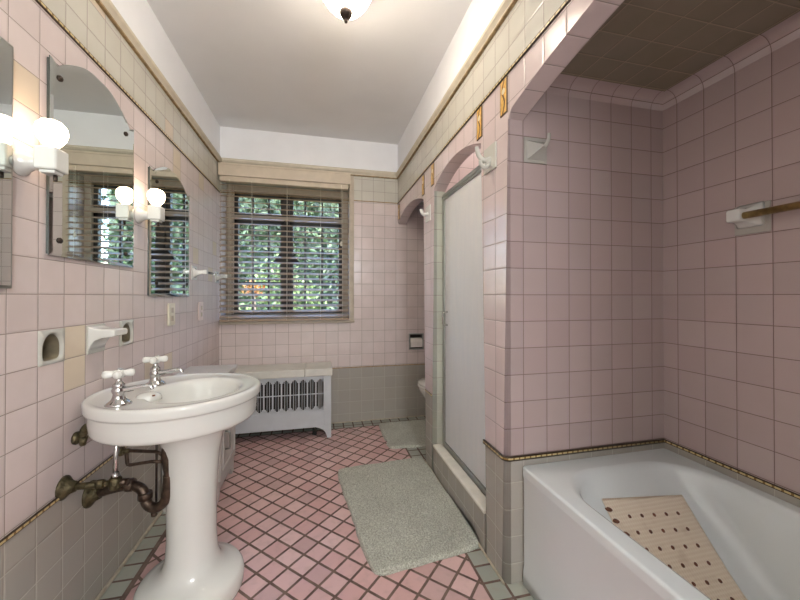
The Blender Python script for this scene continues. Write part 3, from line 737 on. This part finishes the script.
for x in (-.700, -.535, -.262, .010, .195):
    w = MB()
    for y in (by - .026, by + .026): w.tube([(x, y, .905), (x, y, 2.03)], .0011, 6, m=M['cord'])
    w.build('ladder_cord', None, o)
w = MB(); w.tube([(.181, 2.960, 2.05), (.181, 2.960, 1.57)], .0016, 6, m=M['cord']); w.lathe([(.003, 0), (.007, -.012), (.010, -.03), (.006, -.042)], (.181, 2.960, 1.57), 12, m=M['cord']); w.build('pull_cord', None, o)

# ------------------------------------------------------------------ ceiling lamp
o = thing('ceiling_lamp', 'frosted glass bowl ceiling lamp with a dark bronze finial', 'lamp', (.107, 1.45, ZC)); c = (.107, 1.45, 0)
w = MB(); w.lathe([(.070, ZC), (.070, ZC - .008), (.055, ZC - .022), (.014, ZC - .03), (.012, ZC - .05), (.118, 2.412), (.119, 2.404), (.117, 2.392), (.012, 2.39)], c, 40, m=M['iron']); w.build('canopy_and_blocking_pan', None, o)  # wide pan above the bowl added to block its light from the ceiling
w = MB(); w.lathe([(.018, 2.293), (.040, 2.298), (.064, 2.312), (.084, 2.334), (.100, 2.360), (.111, 2.385), (.114, 2.392)], c, 48, cap0=True, cap1=True, m=M['shade']); w.build('glass_bowl', None, o)
w = MB(); w.lathe([(.002, 2.247), (.006, 2.250), (.0075, 2.256), (.006, 2.261), (.012, 2.266), (.021, 2.274), (.0265, 2.284), (.0285, 2.294), (.026, 2.300), (.020, 2.304)], c, 28, m=M['iron']); w.build('finial', None, o)

# ------------------------------------------------------------------ decorative gold tiles
for y, z, lab in ((1.190, 1.866, 'narrow gold relief tile above the rounded corner of the tub opening'), (1.396, 1.866, 'narrow gold relief tile between the tub and shower openings'),
                  (2.042, 1.862, 'narrow gold relief tile at the far end of the shower arch'), (2.243, 1.858, 'narrow gold relief tile over the wall strip by the toilet arch'),
                  (2.975, 1.850, 'narrow gold relief tile in the far corner beside the toilet arch')):
    w = MB(); w.box(XR - .004, XR + .002, y - .0255, y + .0255, z - .069, z + .069, .002, M['deco'])
    tag(w.build('decorative_tile', loc=(XR, y, z)), lab, 'tile', 'gold relief tiles')

# ------------------------------------------------------------------ shower door
o = thing('shower_door', 'frosted glass shower door with a dull metal frame', 'shower door', (.765, 1.7, .181))
w = MB(); w.box(.752, .778, 1.362, 2.038, 1.700, 1.738, .003, M['alu']); w.box(.748, .782, 1.362, 2.038, 1.712, 1.724, .002, M['alu']); w.build('header_rail', None, o)
w = MB(); w.box(.752, .778, 2.010, 2.038, .181, 1.70, .003, M['alu']); w.build('jamb_strip', None, o)
w = MB(); w.box(.752, .778, 1.362, 1.385, .181, 1.70, .003, M['alu']); w.build('jamb_strip', None, o)
w = MB(); w.box(.750, .782, 1.385, 2.010, .164, .202, .003, M['alu']); w.build('bottom_track', None, o)
w = MB(); w.box(.760, .768, 1.386, 2.008, .203, 1.699, .001, M['frost']); w.build('glass_panel', None, o)
w = MB(); w.tube([(.76, 1.972, .925), (.735, 1.972, .928), (.730, 1.972, .935), (.730, 1.972, .995), (.735, 1.972, 1.002), (.76, 1.972, 1.005)], .005, 10, m=M['chrome']); w.build('handle', None, o)

# ------------------------------------------------------------------ hooks and holders
o = thing('robe_hook', 'pale green glazed double robe hook between the shower and the tub', 'hook', (XR, 1.29, 1.67))
w = MB(); w.box(XR - .008, XR + .001, 1.246, 1.345, 1.617, 1.722, .003, M['niche']); w.build('wall_plate', None, o)
w = MB(); w.tube([(XR - .006, 1.29, 1.665), (.668, 1.292, 1.657), (.648, 1.294, 1.662), (.633, 1.296, 1.682), (.628, 1.297, 1.712)], lambda t_: .012 - .004 * t_, 14, smooth=2, m=M['niche'])
w.tube([(XR - .006, 1.29, 1.660), (.672, 1.288, 1.634), (.655, 1.288, 1.627), (.643, 1.288, 1.636), (.640, 1.288, 1.655)], lambda t_: .011 - .003 * t_, 14, smooth=2, m=M['niche']); w.build('prongs', None, o)
o = thing('robe_hook', 'white porcelain single hook on the strip between shower and toilet arch', 'hook', (XR, 2.13, 1.64))
w = MB(); w.box(XR - .006, XR + .001, 2.082, 2.182, 1.585, 1.688, .003, M['porc']); w.build('wall_plate', None, o)
w = MB(); w.tube([(XR - .004, 2.132, 1.635), (.665, 2.132, 1.63), (.648, 2.132, 1.637), (.640, 2.132, 1.665)], lambda t_: .013 - .003 * t_, 12, smooth=2, m=M['porc']); w.build('prong', None, o)
o = thing('robe_hook', 'grey glazed hook tile on the end wall inside the tub alcove', 'hook', (.823, YP, 1.67))
w = MB(); w.box(.773, .873, YP - .006, YP + .001, 1.621, 1.720, .002, M['hooktile'])
w.build('wall_plate', None, o)
w = MB(); vs = [w.v((.785, YP - .006, 1.632)), w.v((.862, YP - .006, 1.632)), w.v((.862, YP - .006, 1.706)), w.v((.785, YP - .006, 1.706))]; a = w.v((.846, YP - .05, 1.684)); b_ = w.v((.832, YP - .05, 1.674))
for q in ((0, 1, a), (1, 2, a)): w.face([vs[q[0]], vs[q[1]], a])
w.face([vs[2], vs[3], b_, a]); w.face([vs[3], vs[0], b_]); w.face([vs[0], a, b_]); w.face(vs[::-1]); w.mats = [M['hooktile']]
bmesh.ops.recalc_face_normals(w.bm, faces=w.bm.faces)
w.tube([(.838, YP - .040, 1.672), (.842, YP - .052, 1.684), (.844, YP - .056, 1.700), (.845, YP - .056, 1.716)], lambda t_: .0085 - .002 * t_, 12, smooth=1, m=M['hooktile']); w.build('prong', None, o)
o = thing('towel_rail', 'tarnished brass rail on grey ceramic brackets along the tub wall', 'towel rail', (XA, .52, 1.38))
for y in (.872, .16):
    w = MB(); w.box(XA - .006, XA, y - .051, y + .051, 1.315, 1.418, .003, M['hooktile']); s_ = .018 if y > .5 else -.018
    w.rings([[(XA - x, y + s_ * k + p.x, 1.378 + p.y) for p in rrect(-h, h, -h, h, h * .3, 0, 4, 2)] for x, h, k in ((.005, .042, .2), (.012, .034, .4), (.022, .026, .8), (.034, .0215, 1), (.062, .0215, 1), (.066, .018, 1))], cap0=True, cap1=True, m=M['porc'])
    w.build('bracket', None, o)
w = MB(); w.tube([(XA - .046, .885, 1.375), (XA - .046, .15, 1.375)], .0115, 18, m=M['brass']); w.build('rail', None, o)
o = thing('toilet_paper_holder', 'recessed toilet paper holder in the far wall tiles', 'paper holder', (.864, YF, .62))
w = MB(); x0, x1, z0, z1 = TP
for q in ((x0 - .006, x1 + .006, z1 - .006, z1 + .006), (x0 - .006, x1 + .006, z0 - .006, z0 + .006), (x0 - .006, x0 + .006, z0, z1), (x1 - .006, x1 + .006, z0, z1)): w.box(q[0], q[1], YF - .006, YF + .004, q[2], q[3], .002, M['alu'])
w.box(x0, x1, YF + .085, YF + .09, z0, z1, 0, M['tpbox']); w.box(x0, x0 + .003, YF, YF + .09, z0, z1, 0, M['tpbox']); w.box(x1 - .003, x1, YF, YF + .09, z0, z1, 0, M['tpbox']); w.box(x0, x1, YF, YF + .09, z0, z0 + .003, 0, M['tpbox']); w.box(x0, x1, YF, YF + .09, z1 - .003, z1, 0, M['tpbox'])
w.build('recess_box', None, o)
w = MB(); w.tube([(x0 + .003, YF + .02, .680), (x1 - .003, YF + .02, .680)], .008, 12, m=M['porc']); w.build('spindle', None, o)
w = MB(); w.lathe([(.018, x0 + .010), (.043, x0 + .010), (.044, x0 + .014), (.044, x1 - .014), (.043, x1 - .010), (.018, x1 - .010)], (0, YF + .02, .676), 32, axis='x', m=M['paper'])
w.box(x0 + .012, x1 - .012, YF - .0250, YF - .0232, .640, .676, 0, M['paper'])
tag(w.build('toilet_paper_roll', loc=(.864, YF + .02, .676)), 'white toilet paper roll in the recessed wall holder', 'toilet paper')

# ------------------------------------------------------------------ toilet
o = thing('toilet', 'white toilet mostly hidden behind the shower wall', 'toilet', (1.05, 2.62, 0)); ty = 2.62
w = MB(); L = lambda cx, a, b, z, p=2.2: ell(cx, ty, a, b, z, 48, None, p)
w.rings([L(1.10, .155, .115, 0), L(1.10, .150, .112, .04), L(1.08, .145, .105, .12), L(1.05, .165, .12, .20), L(1.02, .205, .155, .29), L(1.0, .222, .178, .35), L(1.0, .225, .182, .375), L(1.0, .215, .17, .380), L(1.0, .17, .13, .376), L(1.0, .14, .10, .32), L(1.02, .06, .05, .22)], cap0=True, cap1=True, m=M['porc'])
w.box(1.14, 1.26, ty - .10, ty + .10, .02, .372, .03, M['porc'], 3); w.build('bowl', None, o)
w = MB(); w.rings([L(1.0, .232, .187, .379), L(1.0, .236, .190, .388), L(1.0, .232, .187, .397), L(1.0, .15, .115, .397), L(1.0, .145, .11, .388), L(1.0, .15, .115, .379), L(1.0, .232, .187, .379)], m=M['porc']); w.build('seat', None, o)
w = MB(); w.rings([L(1.0, .228, .184, .399), L(1.0, .232, .187, .406), L(1.0, .226, .181, .416), L(1.0, .15, .12, .420)], cap0=True, cap1=True, m=M['porc']); w.build('lid', None, o)
w = MB(); w.rings([rrect(1.255, 1.445, ty - .21, ty + .21, .03, .37), rrect(1.25, 1.448, ty - .22, ty + .22, .03, .42), rrect(1.245, 1.448, ty - .225, ty + .225, .03, .70)], cap0=True, cap1=True, m=M['porc']); w.build('tank', None, o)
w = MB(); w.box(1.235, 1.449, ty - .235, ty + .235, .70, .735, .012, M['porc'], 3); w.build('tank_lid', None, o)
w = MB(); w.tube([(1.246, ty + .15, .64), (1.228, ty + .15, .64), (1.226, ty + .14, .638), (1.226, ty + .09, .632)], .007, 10, m=M['chrome']); w.build('flush_lever', None, o)

# ------------------------------------------------------------------ bathtub and mat
TX0, TX1, TY0, TY1 = .760, XA - .002, -.328, YP - .002
w = MB(); TZ = .447
R = [rrect(TX0, TX1, TY0, TY1, .012, 0), rrect(TX0, TX1, TY0, TY1, .012, .05), rrect(TX0 + .004, TX1, TY0, TY1, .012, .07), rrect(TX0 + .004, TX1, TY0, TY1, .012, .40), rrect(TX0, TX1, TY0, TY1, .012, .413), rrect(TX0, TX1, TY0, TY1, .012, .416), rrect(TX0, TX1, TY0, TY1, .012, TZ - .009), rrect(TX0, TX1, TY0, TY1, .012, TZ - .007),
     rrect(TX0 + .002, TX1 - .001, TY0, TY1, .012, TZ - .002), rrect(TX0 + .007, TX1 - .002, TY0 + .002, TY1 - .002, .012, TZ),
     rrect(TX0 + .010, TX1 - .005, TY0 + .005, TY1 - .005, .012, TZ), rrect(TX0 + .056, 1.412, -.216, 1.112, .18, TZ), rrect(TX0 + .060, 1.408, -.212, 1.108, .185, TZ - .0005), rrect(TX0 + .070, 1.402, -.202, 1.097, .18, TZ - .006), rrect(TX0 + .080, 1.397, -.19, 1.080, .17, TZ - .02),
     rrect(.852, 1.390, -.18, 1.040, .11, .37), rrect(.860, 1.384, -.165, .960, .10, .30), rrect(.870, 1.374, -.145, .850, .10, .205), rrect(.880, 1.366, -.13, .795, .10, .165), rrect(.894, 1.352, -.11, .745, .13, .140), rrect(.92, 1.32, -.08, .69, .12, .130), rrect(1.06, 1.16, .1, .4, .045, .126)]
w.rings(R, cap0=True, cap1=True, m=M['tubw'])
from mathutils.bvhtree import BVHTree
w.bm.normal_update(); bvh = BVHTree.FromBMesh(w.bm)
tub = thing('bathtub', 'white enamel bathtub built into the tiled alcove on the right', 'bathtub', (1.1, .43, 0))
w.build('tub_shell', None, tub)
w = MB(); w.lathe([(.030, .127), (.032, .130), (.024, .132), (.002, .131)], (1.11, .02, 0), 24, m=M['chrome']); w.build('drain', None, tub)
def drop(x, y):
    h = bvh.ray_cast(Vector((x, y, 1.5)), Vector((0, 0, -1)))
    return h[0], (h[1] if h[1].z > 0 else -h[1])
MQ = ((.985, 1.036), (1.322, 1.015), (1.19, .33), (.90, .34))          # far left, far right, near right, near left
nu, nv = 40, 90
G = []
for j in range(nv + 1):
    v_ = j / nv; row = []
    for i in range(nu + 1):
        u = i / nu
        x = (MQ[0][0] * (1 - u) + MQ[1][0] * u) * (1 - v_) + (MQ[3][0] * (1 - u) + MQ[2][0] * u) * v_
        y = (MQ[0][1] * (1 - u) + MQ[1][1] * u) * (1 - v_) + (MQ[3][1] * (1 - u) + MQ[2][1] * u) * v_
        p, n_ = drop(1.12, y); row.append((Vector((x, y, p.z)), n_))
    G.append(row)
b = bmesh.new(); T = [[b.verts.new(p + Vector((0, 0, .010))) for p, n_ in row] for row in G]; U = [[b.verts.new(p + Vector((0, 0, .005))) for p, n_ in row] for row in G]
for j in range(nv):
    for i in range(nu):
        b.faces.new((T[j][i], T[j][i + 1], T[j + 1][i + 1], T[j + 1][i])).smooth = True
        b.faces.new((U[j][i], U[j + 1][i], U[j + 1][i + 1], U[j][i + 1]))
for j in range(nv):
    for i in (0, nu): b.faces.new((T[j][i], T[j + 1][i], U[j + 1][i], U[j][i]))
for i in range(nu):
    for j in (0, nv): b.faces.new((T[j][i], T[j][i + 1], U[j][i + 1], U[j][i]))
w = MB(); w.add(b, M['mat'])
bm_ = thing('bath_mat', 'beige rubber suction mat with rusty holes lying in the bathtub', 'bath mat', (1.14, .68, .135))
w.build('rubber_sheet', None, bm_)
w = MB()
def spot(x, y, r, m):
    p, n_ = drop(1.12, y); p = Vector((x, y, p.z)); p = p + Vector((0, 0, .0118)) + n_ * .0004; t1 = n_.orthogonal().normalized(); t2 = n_.cross(t1)
    w.face([w.v(p + (t1 * cos(a) + t2 * sin(a)) * r) for a in [2 * pi * k / 12 for k in range(12)]], m)
SPOTS = []
for rr in range(14):
    for cc in range(5):
        y = .986 - rr * .036 + cc * -.003; x = 1.052 + cc * .0495 - rr * .0045
        SPOTS.append((x, y)); w = MB(); spot(x, y, .0062, M['stain']); w.build('suction_hole', None, bm_)
w = MB()
for (x, y) in ((.988, 1.012), (.990, .985), (1.0, .955)):
    p, n_ = drop(x, y); w.lathe([(.004, 0), (.010, .003), (.012, .006), (.006, .010)], p + n_ * .004, 12, m=M['stain'])
w.build('suction_cup', None, bm_)

# ------------------------------------------------------------------ rugs
def rug(name, label, Q, nu, nv, h, bites=(), curl=0, seed=1):
    rnd = random.Random(seed)
    cx, cy = sum(q[0] for q in Q) / 4, sum(q[1] for q in Q) / 4
    b = bmesh.new(); V = []
    from mathutils import noise
    for j in range(nv + 1):
        row = []
        for i in range(nu + 1):
            u, v = i / nu * 2 - 1, j / nv * 2 - 1
            k = .05; c = max(abs(u), abs(v)); m_ = min(abs(u), abs(v))
            f = 1 - k * max(0, (m_ - .72) / .28) ** 2 * c ** 6                       # round the corners
            uu, vv = u * f, v * f
            s, t_ = (uu + 1) / 2, (vv + 1) / 2
            x = (Q[0][0] * (1 - s) + Q[1][0] * s) * (1 - t_) + (Q[3][0] * (1 - s) + Q[2][0] * s) * t_
            y = (Q[0][1] * (1 - s) + Q[1][1] * s) * (1 - t_) + (Q[3][1] * (1 - s) + Q[2][1] * s) * t_
            for bx, by_, br in bites:
                d = Vector((x - bx, y - by_)); 
                if d.length < br: x, y = bx + d.x / max(d.length, 1e-4) * br, by_ + d.y / max(d.length, 1e-4) * br
            e = noise.noise(Vector((x * 14, y * 14, seed))) * .006 * c ** 4
            x += e; y += e * .6
            edge = min(1, (1 - c) / .045)
            z = .004 + h * math.sqrt(max(0, 1 - (1 - edge) ** 2)) * (.82 + .18 * noise.noise(Vector((x * 9, y * 9, 3))))
            if c < .995: z += rnd.uniform(-1, 1) * .0032 * edge; x += rnd.uniform(-.0012, .0012); y += rnd.uniform(-.0012, .0012)
            if curl: z += curl * max(0, (uu - .86) / .14) ** 1.6 * max(0, (vv + .1)) * .9
            row.append(b.verts.new((min(x, XR - .010) if curl else x, y, z)))
        V.append(row)
    for j in range(nv):
        for i in range(nu): b.faces.new((V[j][i], V[j + 1][i], V[j + 1][i + 1], V[j][i + 1])).smooth = True
    ring = [V[0][i] for i in range(nu + 1)] + [V[j][nu] for j in range(1, nv + 1)] + [V[nv][i] for i in range(nu - 1, -1, -1)] + [V[j][0] for j in range(nv - 1, 0, -1)]
    lo = [b.verts.new((p.co.x, p.co.y, .001)) for p in ring]
    for i in range(len(ring)): b.faces.new((ring[i], ring[(i + 1) % len(ring)], lo[(i + 1) % len(ring)], lo[i]))
    b.faces.new(lo)
    w = MB(); w.add(b, M['rug']); bm2 = w.build(name, loc=(cx, cy, 0)); return tag(bm2, label, 'rug')
rug('bath_rug', 'large grey green shag rug on the floor before the shower', ((.100, 2.205), (.682, 2.240), (.702, 1.385), (.205, 1.330)), 150, 220, .020, curl=.055)
rug('toilet_rug', 'small grey green shag rug in front of the toilet', ((.49, 2.91), (.925, 2.91), (.925, 2.395), (.485, 2.43)), 110, 130, .018, bites=((.43, 2.55, .07),), seed=5)
# ------------------------------------------------------------------ lights, world, camera
def light(kind, name, loc, energy, rgb=(1, 1, 1), size=.1, rot=None, **kw):
    l = bpy.data.lights.new(name, kind); l.energy = energy; l.color = rgb
    if kind == 'AREA': l.size = size
    elif kind == 'SUN': l.angle = size
    else: l.shadow_soft_size = size
    for k, v in kw.items(): setattr(l, k, v)
    o = bpy.data.objects.new(name, l); COL.objects.link(o); o.location = loc
    if rot: o.rotation_euler = rot
    return o
light('AREA', 'shower_ceiling_lamp', (1.10, 1.70, 2.39), 1.1, (1, .90, .82), .2)
light('POINT', 'hall_fill_light', (.52, -1.5, 1.7), 30, (.95, .975, 1.0), .25)  # unseen fill light added behind the camera to brighten the room
light('AREA', 'window_portal', (-.26, 3.35, 1.48), 1, (1, 1, 1), 1.1, (-pi / 2, 0, 0)).data.cycles.is_portal = True
light('SUN', 'sun', (0, 0, 10), 3.0, (1, .95, .85), .02, (radians(48), 0, radians(62)))
wd = bpy.data.worlds.new('sky'); S.world = wd; wd.use_nodes = True; nt = wd.node_tree; nt.nodes.clear()
bg = nt.nodes.new('ShaderNodeBackground'); wo = nt.nodes.new('ShaderNodeOutputWorld'); sk = nt.nodes.new('ShaderNodeTexSky')
sk.sky_type = 'NISHITA'; sk.sun_disc = False; sk.sun_elevation = radians(48); sk.sun_rotation = radians(150)
nt.links.new(sk.outputs[0], bg.inputs[0]); bg.inputs[1].default_value = .65; nt.links.new(bg.outputs[0], wo.inputs[0])
cam = bpy.data.cameras.new('camera'); co = bpy.data.objects.new('camera', cam); COL.objects.link(co)
cam.sensor_width = 36; cam.lens = 343.65 * 36 / 800; cam.shift_y = -5.881 / 800; cam.clip_start = .02
co.location = (0, 0, 1.1); co.rotation_euler = (pi / 2 + .0065, 0, -.2306); S.camera = co
S.view_settings.view_transform = 'Standard'; S.view_settings.look = 'None'; S.view_settings.gamma = 1; S.view_settings.use_curve_mapping = False
S.view_settings.exposure = 1.8
